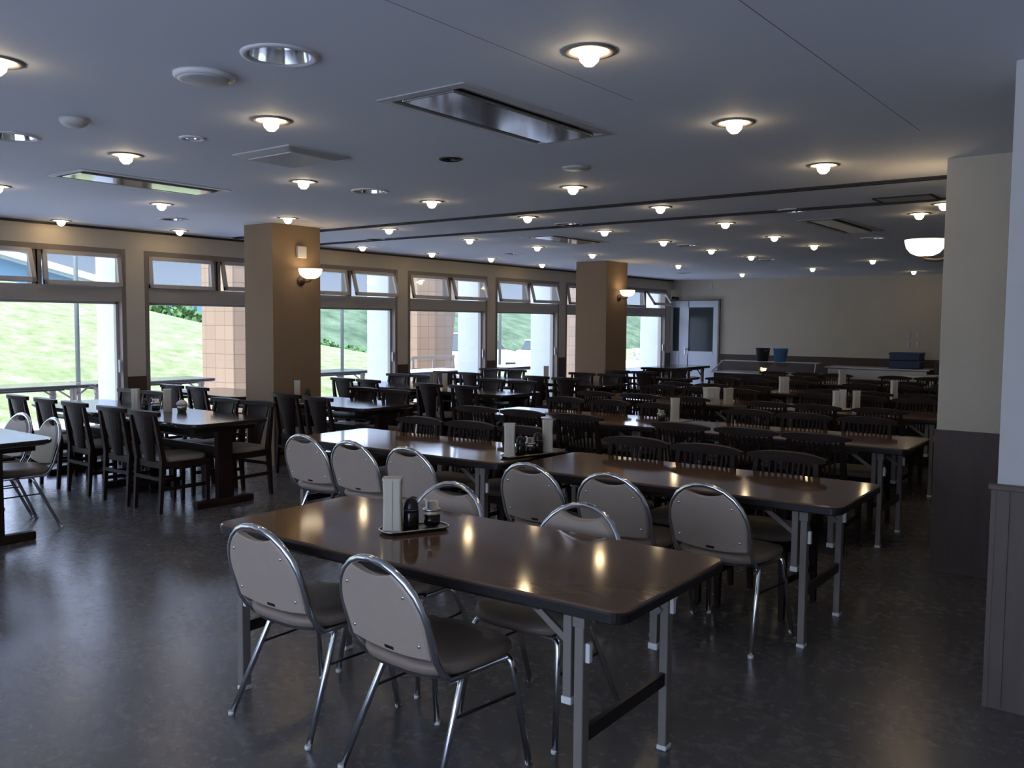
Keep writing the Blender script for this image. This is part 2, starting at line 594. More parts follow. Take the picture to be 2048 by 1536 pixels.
# wall behind the camera with a glazed entrance
bm = new()
EX0, EX1, EZ = -5.6, 1.4, 2.25
add_box(bm, ((XW - .2 + EX0) / 2, YB - .1, 1.4), (EX0 - XW + .2, .2, 2.8))
add_box(bm, ((EX1 + XR + .2) / 2, YB - .1, 1.4), (XR + .2 - EX1, .2, 2.8))
add_box(bm, ((EX0 + EX1) / 2, YB - .1, (EZ + 2.8) / 2), (EX1 - EX0, .2, 2.8 - EZ))
tag(obj('wall_back', bm, 'wall'), kind='structure')
root = thing('door_2', None, None, ((EX0 + EX1) / 2, YB - .1, 0), kind='structure')
bm = new()
for k in range(6):
    add_box(bm, (-3.5 + 7.0 * k / 5 + (.03 if k == 0 else -.03 if k == 5 else 0), 0, EZ / 2), (.06, .08, EZ))
add_box(bm, (0, 0, EZ - .03), (7.0, .08, .06)); add_box(bm, (0, 0, .04), (7.0, .08, .08))
obj('entrance_frame', bm, 'alu', root)
bm = new(); add_box(bm, (0, 0, EZ / 2), (6.9, .008, EZ - .1))
obj('entrance_glass', bm, 'glass', root)

# ------------------------------------------------------------------ pillars
def pillar(n, x0, x1, y0, y1, wains):
    bm = new(); add_box(bm, ((x0 + x1) / 2, (y0 + y1) / 2, 1.30), (x1 - x0, y1 - y0, 2.6), bev=.004)
    tag(obj('wall_pillar_%s' % n, bm, 'pillar'), kind='structure')
    if wains:
        bm = new(); add_box(bm, ((x0 + x1) / 2, (y0 + y1) / 2, ZW / 2), (x1 - x0 + .02, y1 - y0 + .02, ZW))
        tag(obj('baseboard_%s' % n, bm, 'wains'), kind='structure')
pillar('left', -8.03, -7.555, 5.80, 6.43, False)
pillar('middle', -8.06, -7.475, 12.22, 12.87, False)
x0, x1, y0, y1 = -1.235, -.52, 5.92, 6.55
bm = new(); add_box(bm, ((x0 + x1) / 2, (y0 + y1) / 2, 1.30), (x1 - x0, y1 - y0, 2.6), bev=.004)
tag(obj('wall_pillar_right', bm, 'wall'), kind='structure')
bm = new(); add_box(bm, ((x0 + x1) / 2, (y0 + y1) / 2, ZW / 2), (x1 - x0 + .02, y1 - y0 + .02, ZW))
tag(obj('baseboard_right', bm, 'wains'), kind='structure')

# ------------------------------------------------------------------ ceiling tracks
for n, y in ((6, 6.60), (7, 7.72)):
    xl = -9.3 if n == 6 else -9.3
    bm = new(); add_box(bm, ((xl - 1.0) / 2, y, ZC - .006), (-1.0 - xl, .045, .02))
    add_box(bm, ((xl - 1.0) / 2, y - .05, ZC - .004), (-1.0 - xl, .02, .010))
    tag(obj('trim_%d' % n, bm, 'dark'), kind='structure')

# ------------------------------------------------------------------ door in the far wall
root = thing('door_1', None, None, (-8.945, YF - .03, 0), kind='structure')
bm = new()
for (x, w) in ((-.605, .035), (.605, .035)):
    add_box(bm, (x, 0, 1.04), (w, .08, 2.08))
add_box(bm, (0, 0, 2.075), (1.245, .08, .03))
obj('door_frame', bm, 'bronze', root)
bm = new()
add_box(bm, (-.55, 0, 1.03), (.07, .05, 2.04)); add_box(bm, (-.30, 0, 1.03), (.10, .05, 2.04))
add_box(bm, (-.43, 0, 1.98), (.18, .05, .14)); add_box(bm, (-.43, 0, .46), (.18, .05, .92))
obj('sidelight_panel', bm, 'doorw', root)
bm = new(); add_box(bm, (-.43, .01, 1.42), (.17, .02, 1.0))
obj('sidelight_glass', bm, 'doorglass', root)
bm = new()
add_box(bm, (-.185, 0, 1.03), (.13, .05, 2.04)); add_box(bm, (.53, 0, 1.03), (.11, .05, 2.04))
add_box(bm, (.17, 0, 1.98), (.62, .05, .14)); add_box(bm, (.17, 0, .45), (.62, .05, .90)); add_box(bm, (.17, -.01, .90), (.62, .05, .05))
obj('door_leaf', bm, 'doorw', root)
bm = new(); add_box(bm, (.175, .01, 1.42), (.61, .02, 1.0))
obj('door_glass', bm, 'doorglass', root)
bm = new(); tube(bm, [(-.20, -.03, .97), (-.20, -.07, .97), (-.10, -.07, .97)], .011, 8, .02); add_box(bm, (-.20, -.03, .93), (.035, .02, .16))
obj('door_handle', bm, 'steel', root)

# ------------------------------------------------------------------ lamps
def make_downlight(lit):
    root = thing('downlight', '', 'ceiling light')
    r = R_LIT
    bm = new(); lathe(bm, [(r - .004, -.003), (r + .004, -.007), (r + .022, -.005), (r + .024, .0), (r - .004, .002)], 28, cap=False)
    obj('trim_ring', bm, 'ring', root)
    bm = new(); lathe(bm, [(r - .003, .0), (r - .008, .05), (r * .6, .11), (.02, .13), (0, .13)], 28, cap=False)
    obj('reflector_cup', bm, 'cup', root)
    bm = new(); lathe(bm, [(0, -.056), (.018, -.053), (.035, -.036), (.042, -.010), (.039, .030), (.024, .062), (.016, .10), (0, .11)], 16)
    obj('bulb', bm, 'bulb', root)
    return Proto(root)
dl = make_downlight(True)
ORD = ['first', 'second', 'third', 'fourth', 'fifth', 'sixth', 'seventh', 'eighth', 'ninth', 'tenth']
cname = {'A': 'nearest the windows', 'B': 'second from the windows', 'C': 'along the middle of the hall',
         'D': 'fourth from the windows', 'E': 'farthest from the windows'}
for c, L in LIT.items():
    for k, (x, y) in enumerate(L):
        dl.place((x, y, ZC), 0, 'lit warm downlight, %s from front, row %s' % (ORD[k], cname[c]), 'lit downlights in the ceiling')

root = thing('recessed_lamp', '', 'ceiling light')
r = R_UN
bm = new(); lathe(bm, [(r - .006, -.003), (r + .004, -.010), (r + .020, -.007), (r + .024, .0), (r - .006, .002)], 36, cap=False)
obj('trim_ring', bm, 'ringw', root)
bm = new(); lathe(bm, [(r - .004, .0), (r - .012, .05), (r - .03, .10), (.05, .15), (0, .15)], 36, cap=False)
obj('mirror_reflector', bm, 'reflector', root)
for s in (-1, 1):
    bm = new(); tube(bm, [(s * .03, -.06, .085), (s * .03, .05, .085)], .018, 10)
    obj('unlit_tube', bm, 'bulb_off', root)
rl = Proto(root)
ulab = ['cut by the left photo edge', 'large one nearest the camera by the round speaker', 'over the left wooden tables near the left pillar',
        'behind the white square panel, before the first track', 'just past the second track near the windows', 'just past the second track in mid hall',
        'just past the second track on the right', 'near the windows ahead of the middle pillar', 'in mid hall level with the middle pillar',
        'on the right beyond the right long air unit', 'in mid hall beyond the middle pillar', 'above the far door corner', 'farthest back in mid hall']
for (x, y), l in zip(UNLIT, ulab):
    rl.place((x, y, ZC), .6, 'unlit recessed mirror-cup lamp, ' + l, 'unlit recessed lamps')

for (x, y, k) in SMALL:
    root = thing('small_downlight', 'small unlit %s ring fitting in ceiling, %s' % (k, 'left of the square panel' if k == 'pale' else 'right of the long air unit'), 'ceiling light', (x, y, ZC), group='small ring fittings')
    r = R_SM
    bm = new(); lathe(bm, [(r - .004, -.002), (r, -.010), (r + .016, -.006), (r + .018, 0), (r - .004, .002)], 24, cap=False)
    obj('trim_ring', bm, 'ringw' if k == 'pale' else 'dark', root)
    bm = new(); lathe(bm, [(r - .003, 0), (r - .01, .06), (0, .07)], 24, cap=False)
    obj('inner_cup', bm, 'black' if k == 'dark' else 'reflector', root)

# speaker disc, smoke detector, plate, access hatch
root = thing('ceiling_speaker', 'round pale ceiling speaker disc beside the nearest unlit recessed lamp', 'speaker', (-3.30, 2.20, ZC))
bm = new(); lathe(bm, [(.125, 0), (.122, -.012), (.112, -.020)], 36); obj('speaker_rim', bm, 'ringw', root)
bm = new(); lathe(bm, [(.112, -.019), (.09, -.026), (.0, -.030)], 36); obj('speaker_grille', bm, 'disc', root)
bm = new(); lathe(bm, [(.070, 0), (.070, -.012), (.060, -.028), (.040, -.040), (0, -.044)], 28)
tag(obj('smoke_detector', bm, 'disc', loc=(-4.55, 2.28, ZC)), 'small domed smoke detector on the ceiling near the left photo edge', 'detector')
bm = new(); lathe(bm, [(.085, 0), (.085, -.006), (.075, -.014), (0, -.016)], 32)
tag(obj('ceiling_speaker', bm, 'disc', loc=(-3.24, 4.89, ZC)), 'small flat ceiling disc behind the long air unit', 'speaker')
root = thing('ceiling_vent', 'square pale raised ceiling vent panel left of the long air unit', 'vent', (-4.44, 3.56, ZC))
bm = new(); loft(bm, [[(x, y, 0) for x, y in rrect(.27, .24, .012)], [(x, y, -.008) for x, y in rrect(.27, .24, .012)], [(x, y, -.024) for x, y in rrect(.215, .185, .012)]], smooth=False)
obj('vent_frame', bm, 'acframe', root)
bm = new(); loft(bm, [[(x, y, z) for x, y in rrect(.205 - i, .175 - i, .012)] for z, i in ((-.022, 0), (-.030, .004))], smooth=False); obj('vent_panel', bm, 'disc', root)
root = thing('access_hatch', 'rectangular ceiling hatch with dark gap beside the second ceiling track', 'hatch', (-1.86, 7.56, ZC))
bm = new()
for s in (-1, 1):
    add_box(bm, (s * .21, 0, -.005), (.018, .36, .01)); add_box(bm, (0, s * .17, -.005), (.42, .018, .01))
obj('hatch_frame', bm, 'dark', root)
bm = new(); add_box(bm, (0, 0, -.004), (.40, .32, .006)); obj('hatch_panel', bm, 'acframe', root)

aclab = ['long grey ceiling air unit with shiny panel nearest the camera', 'long pale ceiling air unit above the left windows',
         'long ceiling air unit in mid hall past the second track', 'long dark-slotted ceiling air unit on the right past the second track']
for (x, y, sx, sy), l in zip(ACS, aclab):
    root = thing('air_conditioner', l, 'air conditioner', (x, y, ZC), group='ceiling air units')
    bm = new()
    o = rrect(sx / 2 + .015, sy / 2 + .015, .01, 2)
    i = rrect(sx / 2 - .035, sy / 2 - .035, .01, 2)
    loft(bm, [[(a, b, 0) for a, b in o], [(a, b, -.005) for a, b in o], [(a, b, -.007) for a, b in i], [(a, b, .03) for a, b in i]], smooth=False, caps=False)
    obj('unit_frame', bm, 'acframe', root)
    for s in (-1, 1):
        bm = new(); add_box(bm, (s * (sx / 2 - .055), 0, .035), (.045, sy - .09, .01)); obj('air_slot', bm, 'black', root)
        bm = new(); add_box(bm, (s * (sx / 2 - .07), 0, .006), (.035, sy - .10, .006), Matrix.Rotation(s * .5, 3, 'Y')); obj('louver', bm, 'ac', root)
    bm = new(); add_box(bm, (0, 0, -.004), (sx - .19, sy - .09, .018), bev=.006); obj('intake_panel', bm, 'ac', root)
    bm = new(); add_box(bm, (0, 0, .058), (sx - .05, sy - .05, .02)); obj('unit_body', bm, 'black', root)

# wall sconces
def sconce(loc, rz, label):
    root = thing('wall_sconce', label, 'wall lamp', loc, rz, 'bowl wall lamps')
    bm = new()                     # local +x points into the room, wall face at x = 0
    lathe(bm, [(.0, -.058), (.05, -.056), (.085, -.040), (.112, -.008), (.122, .030), (.124, .045), (.116, .045), (.105, .0), (.06, -.040), (0, -.046)], 32, (.16, 0, .045), cap=False)
    obj('bowl_shade', bm, 'shade', root)
    bm = new(); lathe(bm, [(.0, 0), (.04, 0), (.05, .008), (.05, .02), (0, .024)], 20)
    bmesh.ops.rotate(bm, verts=bm.verts, cent=(0, 0, 0), matrix=Matrix.Rotation(R(90), 3, 'Y'))
    bmesh.ops.translate(bm, verts=bm.verts, vec=(.0, 0, -.03)); obj('wall_plate', bm, 'bracket', root)
    bm = new(); tube(bm, [(.02, 0, -.03), (.08, 0, -.045), (.16, 0, -.035), (.16, 0, -.012)], .010, 8, .03); obj('arm', bm, 'bracket', root)
    bm = new(); lathe(bm, [(0, -.02), (.02, -.015), (.025, .01), (.012, .03), (0, .032)], 12, (.16, 0, .035)); obj('bulb', bm, 'bulb', root)
    return root
sconce((-7.555, 6.16, 1.975), 0, 'glowing bowl wall lamp on the left pillar beside the first windows')
sconce((-7.475, 12.60, 1.975), 0, 'glowing bowl wall lamp on the middle pillar farther back')
sconce((-1.235, 6.16, 1.975), PI, 'glowing bowl wall lamp half hidden behind the right pillar')
bm = new(); add_box(bm, (0, 0, 0), (.03, .12, .125), bev=.006)
tag(obj('wall_panel', bm, 'disc', loc=(-7.535, 6.16, 2.245)), 'small square cream wall panel above the left pillar lamp', 'panel')

# switches, camera and small fitting on the far wall
for k, (x, z) in enumerate(((-4.42, 1.36), (-4.24, 1.36), (-4.42, 1.18), (-4.24, 1.18))):
    bm = new(); add_box(bm, (0, 0, 0), (.07, .016, .11), bev=.004)
    tag(obj('wall_switch', bm, 'disc', loc=(x, YF - .008, z)), '%s %s pale switch plate on the far wall above the blue crates' % (('upper', 'upper', 'lower', 'lower')[k], ('left', 'right')[k % 2]), 'switch', 'switch plates on the far wall')
root = thing('security_camera', 'small dark security camera beside the far corner window', 'camera', (-9.44, YF - .05, 2.14))
bm = new(); tube(bm, [(0, .05, 0), (0, -.02, 0)], .02, 10); obj('mount', bm, 'disc', root)
bm = new(); tube(bm, [(-.03, -.03, -.01), (.12, -.05, -.03)], .032, 12); obj('camera_body', bm, 'black', root)
bm = new(); add_box(bm, (0, 0, 0), (.05, .02, .12), bev=.004)
tag(obj('wall_sensor', bm, 'disc', loc=(-8.56, YF - .01, 2.38)), 'tiny pale sensor high on the far wall above the door', 'sensor')

# ------------------------------------------------------------------ chrome stacking chair (faces +y)
def make_chrome_chair():
    root = thing('stacking_chair', '', 'chair')
    def yb(z):
        return -.175 - (z - .42) * .30
    HW = .202
    pts = [(HW - .01, .14, .392), (HW - .006, -.13, .392), (HW, yb(.47), .47), (HW + .003, yb(.55), .55)]
    arch = []
    for k in range(13):
        a = PI * k / 12
        z = .585 + .190 * math.sin(a)
        arch.append((HW * math.cos(a) * (1 - .0 * math.sin(a)), yb(z), z))
    path = pts[:2] + [(HW - .002, yb(.43) + .02, .418)] + [(HW, yb(.47), .47)] + arch + [(-HW, yb(.47), .47), (-HW + .002, yb(.43) + .02, .418)] + [(-p[0], p[1], p[2]) for p in reversed(pts[:2])]
    bm = new(); tube(bm, path, .0120, 12)
    obj('back_hoop', bm, 'chrome', root)
    # padded back panel, scooped at the top
    bm = new()
    out = []
    for k in range(9):                          # bottom edge, gently convex
        t = -1 + 2 * k / 8
        out.append((t * .186, .472 - .018 * (1 - t * t)))
    for k in range(9):                          # right side and shoulder under the hoop
        a = R(0 + 60 * k / 8)
        out.append((.193 * math.cos(a), .585 + .180 * math.sin(a)))
    for k in range(1, 8):                       # scoop
        t = 1 - 2 * k / 8
        x = .0965 * t
        out.append((x, .7409 - .020 * (1 - t * t)))
    for k in range(9):
        a = R(120 + 60 * k / 8)
        out.append((.193 * math.cos(a), .585 + .180 * math.sin(a)))
    cx, cz = 0, .59
    def ring(sc, off):
        return [(cx + (x - cx) * sc, yb(cz + (z - cz) * sc) + off, cz + (z - cz) * sc) for x, z in out]
    loft(bm, [ring(.96, -.015), ring(1, -.009), ring(1, .010), ring(.95, .022)], smooth=False)
    back = obj('back_panel', bm, 'vinyl', root)
    for (x, z) in ((-.135, .675), (.135, .675), (-.155, .515), (.155, .515)):
        bm = new(); lathe(bm, [(.0065, 0), (.006, .003), (0, .0048)], 10)
        bmesh.ops.rotate(bm, verts=bm.verts, cent=(0, 0, 0), matrix=Matrix.Rotation(R(90), 3, 'X'))
        bmesh.ops.translate(bm, verts=bm.verts, vec=(x, yb(z) - .015, z))
        obj('rivet', bm, 'chrome', back)
    bm = new(); add_box(bm, (0, yb(.472) - .0155, .472), (.042, .002, .011), Matrix.Rotation(R(16), 3, 'X')); obj('maker_plate', bm, 'black', back)
    # seat pad
    bm = new()
    rings = []
    for sc, z in ((.90, .402), (.97, .410), (1, .425), (.985, .440), (.93, .448), (.6, .452)):
        rings.append([(x, y + .015, z - (.012 if y > .15 else 0) * (sc > .9)) for x, y in superell(.222 * sc, .215 * sc, 3.2)])
    loft(bm, rings)
    obj('seat', bm, 'seatv', root)
    bm = new(); loft(bm, [[(x, y + .015, z) for x, y in superell(.20, .195, 3.2)] for z in (.392, .403)], smooth=False)
    obj('seat_underside', bm, 'gap', root)
    bm = new(); tube(bm, [(-.225, -.225, .0), (-.178, -.05, .385), (.178, -.05, .385), (.225, -.225, 0)], .0115, 10, .035)
    obj('rear_leg_frame', bm, 'chrome', root)
    bm = new(); tube(bm, [(-.228, .225, 0), (-.195, .165, .385), (.195, .165, .385), (.228, .225, 0)], .0115, 10, .035)
    obj('front_leg_frame', bm, 'chrome', root)
    for s in (-1, 1):
        bm = new(); tube(bm, [(s * .193, -.105, .26), (s * .205, .185, .26)], .005, 6); obj('side_rod', bm, 'black', root)
        for y in (-.225, .225):
            bm = new(); lathe(bm, [(.0125, 0), (.0130, .010), (.0118, .014)], 10, (s * .2255, y, 0)); obj('foot_cap', bm, 'cap', root)
    return Proto(root)
chrome = make_chrome_chair()

# ------------------------------------------------------------------ dark wooden chairs (face +y)
def make_wood_chair(slats):
    root = thing('dining_chair', '', 'chair')
    def yb(z):
        return -.195 - max(0, z - .42) * .16
    for s in (-1, 1):
        bm = new(); rr = []
        for (z, x, w) in ((0, .185, .013), (.42, .185, .019), (.60, .180, .017), (.775, .172, .013)):
            y = yb(z) - (.03 * (1 - z / .42) if z < .42 else 0)
            rr.append([(s * x + dx * w, y + dy * w, z) for dx, dy in ((-1, -1), (1, -1), (1, 1), (-1, 1))])
        loft(bm, rr, smooth=False); obj('rear_leg', bm, 'darkwood', root)
        bm = new(); rr = []
        for (z, w) in ((0, .013), (.40, .020)):
            rr.append([(s * .180 + dx * w, .195 + dy * w, z) for dx, dy in ((-1, -1), (1, -1), (1, 1), (-1, 1))])
        loft(bm, rr, smooth=False); obj('front_leg', bm, 'darkwood', root)
        bm = new(); bar(bm, (s * .185, -.20, .19), (s * .180, .19, .19), .014, .028); obj('side_stretcher', bm, 'darkwood', root)
    bm = new(); add_box(bm, (0, 0, .375), (.40, .40, .055), bev=.005); obj('seat_frame', bm, 'darkwood', root)
    bm = new(); bar(bm, (-.185, -.215, .27), (.185, -.215, .27), .014, .028); obj('rear_stretcher', bm, 'darkwood', root)
    bm = new()
    rings = []
    for sc, z in ((.97, .40), (1, .412), (.985, .428), (.93, .438), (.5, .443)):
        rings.append([(x, y + .01, z) for x, y in superell(.205 * sc, .20 * sc, 5)])
    loft(bm, rings); obj('seat', bm, 'cushion', root)
    # crest rail, lens shaped in plan
    bm = new(); rr = []
    hw = .225 if not slats else .230
    zt, zb = (.802, .768) if not slats else (.800, .745)
    for k in range(13):
        t = -1 + 2 * k / 12
        y = yb(.78) - .030 * (1 - t * t) + .01
        d = .014 + (.026 if not slats else .016) * (1 - t * t)
        e = .35 + .65 * (1 - abs(t) ** 3)
        zm, zh = (zt + zb) / 2 + .004 * (1 - t * t), (zt - zb) / 2 * (e if slats else 1)
        rr.append([(t * hw, y - d, zm - zh), (t * hw, y + d, zm - zh), (t * hw, y + d, zm + zh), (t * hw, y - d, zm + zh)])
    loft(bm, rr, smooth=False); obj('crest_rail', bm, 'darkwood', root)
    if not slats:
        bm = new(); rr = []
        for (z, w, w2) in ((.40, .070, 0), (.52, .088, 0), (.66, .118, 0), (.772, .138, 0)):
            row_f = []; row_b = []
            for k in range(7):
                t = -1 + 2 * k / 6
                y = yb(z) - .022 * (1 - t * t)
                row_f.append((t * w, y - .007, z)); row_b.append((t * w, y + .007, z))
            rr.append(row_f + row_b[::-1])
        loft(bm, rr, smooth=False); obj('splat', bm, 'darkwood', root)
    else:
        for k in range(9):
            t = -1 + 2 * k / 8
            bm = new()
            y0 = yb(.40) - .004
            y1 = yb(.76) - .026 * (1 - t * t)
            bar(bm, (t * .115, y0, .40), (t * .135, y1, .755), .013, .009); obj('slat', bm, 'darkwood', root)
    return Proto(root)
chair_s = make_wood_chair(False)
chair_l = make_wood_chair(True)

# ------------------------------------------------------------------ folding tables (1.86 x 0.75 x 0.70)
def make_folding_table(top_mat):
    root = thing('folding_table', '', 'table')
    L, W = 1.86, .75
    bm = new(); loft(bm, [[(x, y, z) for x, y in rrect(L / 2 - i, W / 2 - i, .05)] for z, i in ((.694, .002), (.700, .006))], smooth=False)
    obj('table_top', bm, top_mat, root)
    bm = new(); loft(bm, [[(x, y, z) for x, y in rrect(L / 2 - i, W / 2 - i, .05)] for z, i in ((.655, .012), (.662, .002), (.688, 0), (.6945, .003))], smooth=False)
    obj('edge_band', bm, 'edge', root)
    for s in (-1, 1):
        xl = .745 if s > 0 else -.87
        for q in (-1, 1):
            yl = q * .285
            bm = new(); add_box(bm, (xl, yl, .335), (.032, .042, .64), bev=.004)
            add_box(bm, (xl, yl, .63), (.042, .05, .055), bev=.003)
            lg = obj('leg', bm, 'greyleg', root)
            bm = new(); add_box(bm, (xl, yl, .009), (.038, .048, .018), bev=.004); obj('foot_cap', bm, 'cap', lg)
            bm = new(); add_box(bm, (xl + s * .024, yl + .0, .525), (.016, .02, .06), bev=.003); obj('lock_clip', bm, 'cap', lg)
            bm = new(); bar(bm, (xl - s * .01, yl - q * .024, .50), (xl - s * .235, yl - q * .024, .655), .014, .022); obj('brace', bm, 'greyleg', root)
            bm = new(); add_box(bm, (xl - s * .042, yl, .52), (.030, .040, .28), bev=.003)
            sl = obj('short_leg', bm, 'greyleg', root)
            bm = new(); add_box(bm, (xl - s * .042, yl, .369), (.036, .046, .024), bev=.003); obj('short_foot_cap', bm, 'cap', sl)
        bm = new(); add_box(bm, (xl, 0, .26), (.018, .53, .045)); obj('cross_bar', bm, 'edge', root)
        bm = new(); add_box(bm, (xl, 0, .635), (.03, .53, .03)); obj('top_bar', bm, 'edge', root)
    for q in (-1, 1):
        bm = new(); add_box(bm, (0, q * .30, .645), (1.2, .02, .03)); obj('underside_rail', bm, 'edge', root)
    return Proto(root)
ftab = make_folding_table('tabletop')
TR = R(1.5)
def fold(xr, yn, label, rz=TR, proto=ftab, group='brown folding tables'):
    c, s = math.cos(rz), math.sin(rz)
    cx = xr - .93 * c - .375 * s
    cy = yn - .93 * s + .375 * c
    return proto.place((cx, cy, 0), rz, label, group)
GF = 'brown folding tables'
rows_f = ['front', 'second', 'third', 'fourth', 'fifth', 'sixth']
fold(-1.232, 2.126, 'brown woodgrain folding table standing nearest the camera')
tab_rows = {1: (-1.214, 4.003, -3.155), 2: (-1.466, 6.21, -3.341), 3: (-1.62, 8.40, -3.495), 4: (-1.75, 10.42, -3.625), 5: (-1.85, 12.52, -3.725)}
for k, (xr, yn, xr2) in tab_rows.items():
    fold(xr, yn, 'brown folding table at the right end of the %s folding-table row' % rows_f[k])
    fold(xr2, yn + .01, 'brown folding table at the left end of the %s folding-table row' % rows_f[k])

# ------------------------------------------------------------------ dark trestle tables (1.36 x 0.75)
def make_trestle():
    root = thing('trestle_table', '', 'table')
    hx, hy = .685, .385
    bm = new(); rr = []
    for sc, z in ((.955, .660), (.99, .672), (1, .684), (1, .694), (.993, .700)):
        rr.append([(x, y, z) for x, y in [(hx * px, hy * py) for px, py in superell(sc, sc, 9, 56)]])
    loft(bm, rr, smooth=False); obj('table_top', bm, 'darktop', root)
    for s in (-1, 1):
        x = s * .53
        bm = new(); add_box(bm, (x, 0, .35), (.05, .14, .62), bev=.004); obj('leg_post', bm, 'darkwood', root)
        bm = new(); add_box(bm, (x, 0, .03), (.07, .54, .06), bev=.010); obj('floor_runner', bm, 'darkwood', root)
        bm = new(); add_box(bm, (x, 0, .64), (.06, .56, .05)); obj('top_bearer', bm, 'darkwood', root)
    bm = new(); add_box(bm, (0, 0, .43), (1.06, .03, .09)); obj('long_stretcher', bm, 'darkwood', root)
    bm = new(); add_box(bm, (0, 0, .565), (1.01, .34, .018)); obj('under_shelf', bm, 'darkwood', root)
    return Proto(root)
tres = make_trestle()
GT = 'dark trestle tables by the windows'
XTR, XTL = -6.82, -8.24
trest = [
 (XTR, 2.535, 'dark glossy trestle table cut off by the left photo edge'),
 (XTR, 4.32, 'dark trestle table in front of the second window, aisle end'),
 (XTL, 4.32, 'dark trestle table pushed against the second and first windows'),
 (XTR, 6.11, 'dark trestle table beside the left pillar'),
 (-8.78, 6.11, 'dark trestle table between the left pillar and the window'),
 (XTR, 8.25, 'dark trestle table behind the left pillar, aisle end'),
 (XTL, 8.25, 'dark trestle table behind the left pillar, window end'),
 (XTR, 10.33, 'dark trestle table midway between the two window pillars, aisle end'),
 (XTL, 10.33, 'dark trestle table midway between the two window pillars, window end'),
 (-6.78, 12.50, 'dark trestle table beside the middle pillar'),
]
for x, y, l in trest:
    tres.place((x, y, 0), 0, l, GT)

# ------------------------------------------------------------------ chairs
GC = 'chrome framed stacking chairs'
chrome.place((-2.645, 2.215, 0), 0, 'taupe chrome-hoop chair, left one on the camera side of the front table', GC)
chrome.place((-1.985, 2.180, 0), R(-4), 'taupe chrome-hoop chair nearest the camera, right one at the front table', GC)
chrome.place((-1.940, 2.735, 0), PI + R(-1), 'taupe chrome-hoop chair facing the camera, right on the front table\'s far side', GC)
chrome.place((-2.650, 2.760, 0), PI + R(2), 'taupe chrome-hoop chair facing the camera behind the front table\'s condiments', GC)
sx = [(-4.565, 3.99), (-4.10, 3.985), (-3.635, 4.01), (-2.735, 3.99), (-2.245, 3.99), (-1.745, 4.035)]
for k, (x, y) in enumerate(sx):
    chrome.place((x, y, 0), R((2, 1, -1, -1, 0, -3)[k]), 'taupe chrome-hoop chair on the second row\'s camera side, %s from its left end' % ORD[k], GC)
chrome.place((-6.74, 2.88, 0), PI + R(-4), 'taupe chrome-hoop chair at the left-edge dark table, right one of two', GC)
chrome.place((-7.22, 2.88, 0), PI + R(3), 'taupe chrome-hoop chair at the left-edge dark table, left one of two', GC)

GS = 'dark solid-back wooden chairs'
def s_row(xs, y, rz, words):
    for k, x in enumerate(xs):
        chair_s.place((x, y + random.uniform(-.015, .015), 0), rz + R(random.uniform(-4, 4)), 'dark solid-back chair, %s' % words[k], GS)
NEAR = 'camera side of '
s_row([-8.72, -8.19, -7.66, -7.02, -6.535], 4.025, 0, ['first from the left at the near wooden tables, back to camera', 'second from the left at the near wooden tables, back to camera',
      'third from the left at the near wooden tables, back to camera', 'fourth from the left at the near wooden tables, back to camera', 'rightmost at the near wooden tables, back to camera'])
s_row([-8.70, -8.22, -7.03, -6.545], 4.615, PI, ['far left, facing camera across the near wooden tables', 'second from left, facing camera across the near wooden tables',
      'third from left, facing camera across the near wooden tables', 'rightmost, facing camera across the near wooden tables'])
s_row([-8.98, -8.50], 5.76, 0, ['left of two, back to camera, left of the left pillar', 'right of two, back to camera, left of the left pillar'])
s_row([-7.04, -6.545], 5.79, 0, ['left of two backing the camera beside the left pillar', 'right of two backing the camera beside the left pillar'])
s_row([-7.10, -6.62], 6.40, PI, ['left of two facing the camera beside the left pillar', 'right of two facing the camera beside the left pillar'])
s_row([-8.58, -8.10, -7.08, -6.55], 7.90, 0, [w + ' backing the camera in the row behind the left pillar' for w in ('leftmost', 'second from left', 'third from left', 'rightmost')])
s_row([-8.74, -8.28, -7.10, -6.58], 8.58, PI, [w + ' facing the camera in the row behind the left pillar' for w in ('leftmost', 'second from left', 'third from left', 'rightmost')])
s_row([-8.72, -8.24, -7.06, -6.58], 10.0, 0, [w + ' backing the camera midway between the window pillars' for w in ('leftmost', 'second from left', 'third from left', 'rightmost')])
s_row([-8.77, -8.29, -7.07, -6.59], 10.66, PI, [w + ' facing the camera midway between the window pillars' for w in ('leftmost', 'second from left', 'third from left', 'rightmost')])
s_row([-7.08, -6.60], 12.16, 0, ['left of two backing the camera beside the middle pillar', 'right of two backing the camera beside the middle pillar'])
s_row([-7.06, -6.60], 12.83, PI, ['left of two facing the camera beside the middle pillar', 'right of two facing the camera beside the middle pillar'])

GL = 'dark slat-back wooden chairs'
def l_row(xs, y, rz, side, row):
    n = len(xs)
    for k, x in enumerate(xs):
        w = 'rightmost' if k == n - 1 else 'leftmost' if k == 0 else ORD[k] + ' from left'
        chair_l.place((x, y + random.uniform(-.02, .02), 0), rz + R(random.uniform(-3, 3)),
                      'dark slat-back chair, %s on the %s side of the %s folding-table row' % (w, side, row), GL)
l_row([-4.58, -4.10, -3.63, -2.74, -2.265, -1.79], 4.62, PI, 'far', 'second')
l_row([-4.86, -4.36, -3.84, -2.93, -2.45, -1.97], 6.10, 0, 'camera', 'third')
l_row([-4.82, -4.31, -3.82, -2.96, -2.48, -2.00], 6.90, PI, 'far', 'third')
l_row([-5.02, -4.50, -3.97, -3.15, -2.68, -2.15], 8.28, 0, 'camera', 'fourth')
l_row([-4.97, -4.47, -3.96, -3.13, -2.64, -2.16], 9.12, PI, 'far', 'fourth')
l_row([-5.10, -4.62, -4.10, -3.26, -2.76, -2.25], 10.30, 0, 'camera', 'fifth')
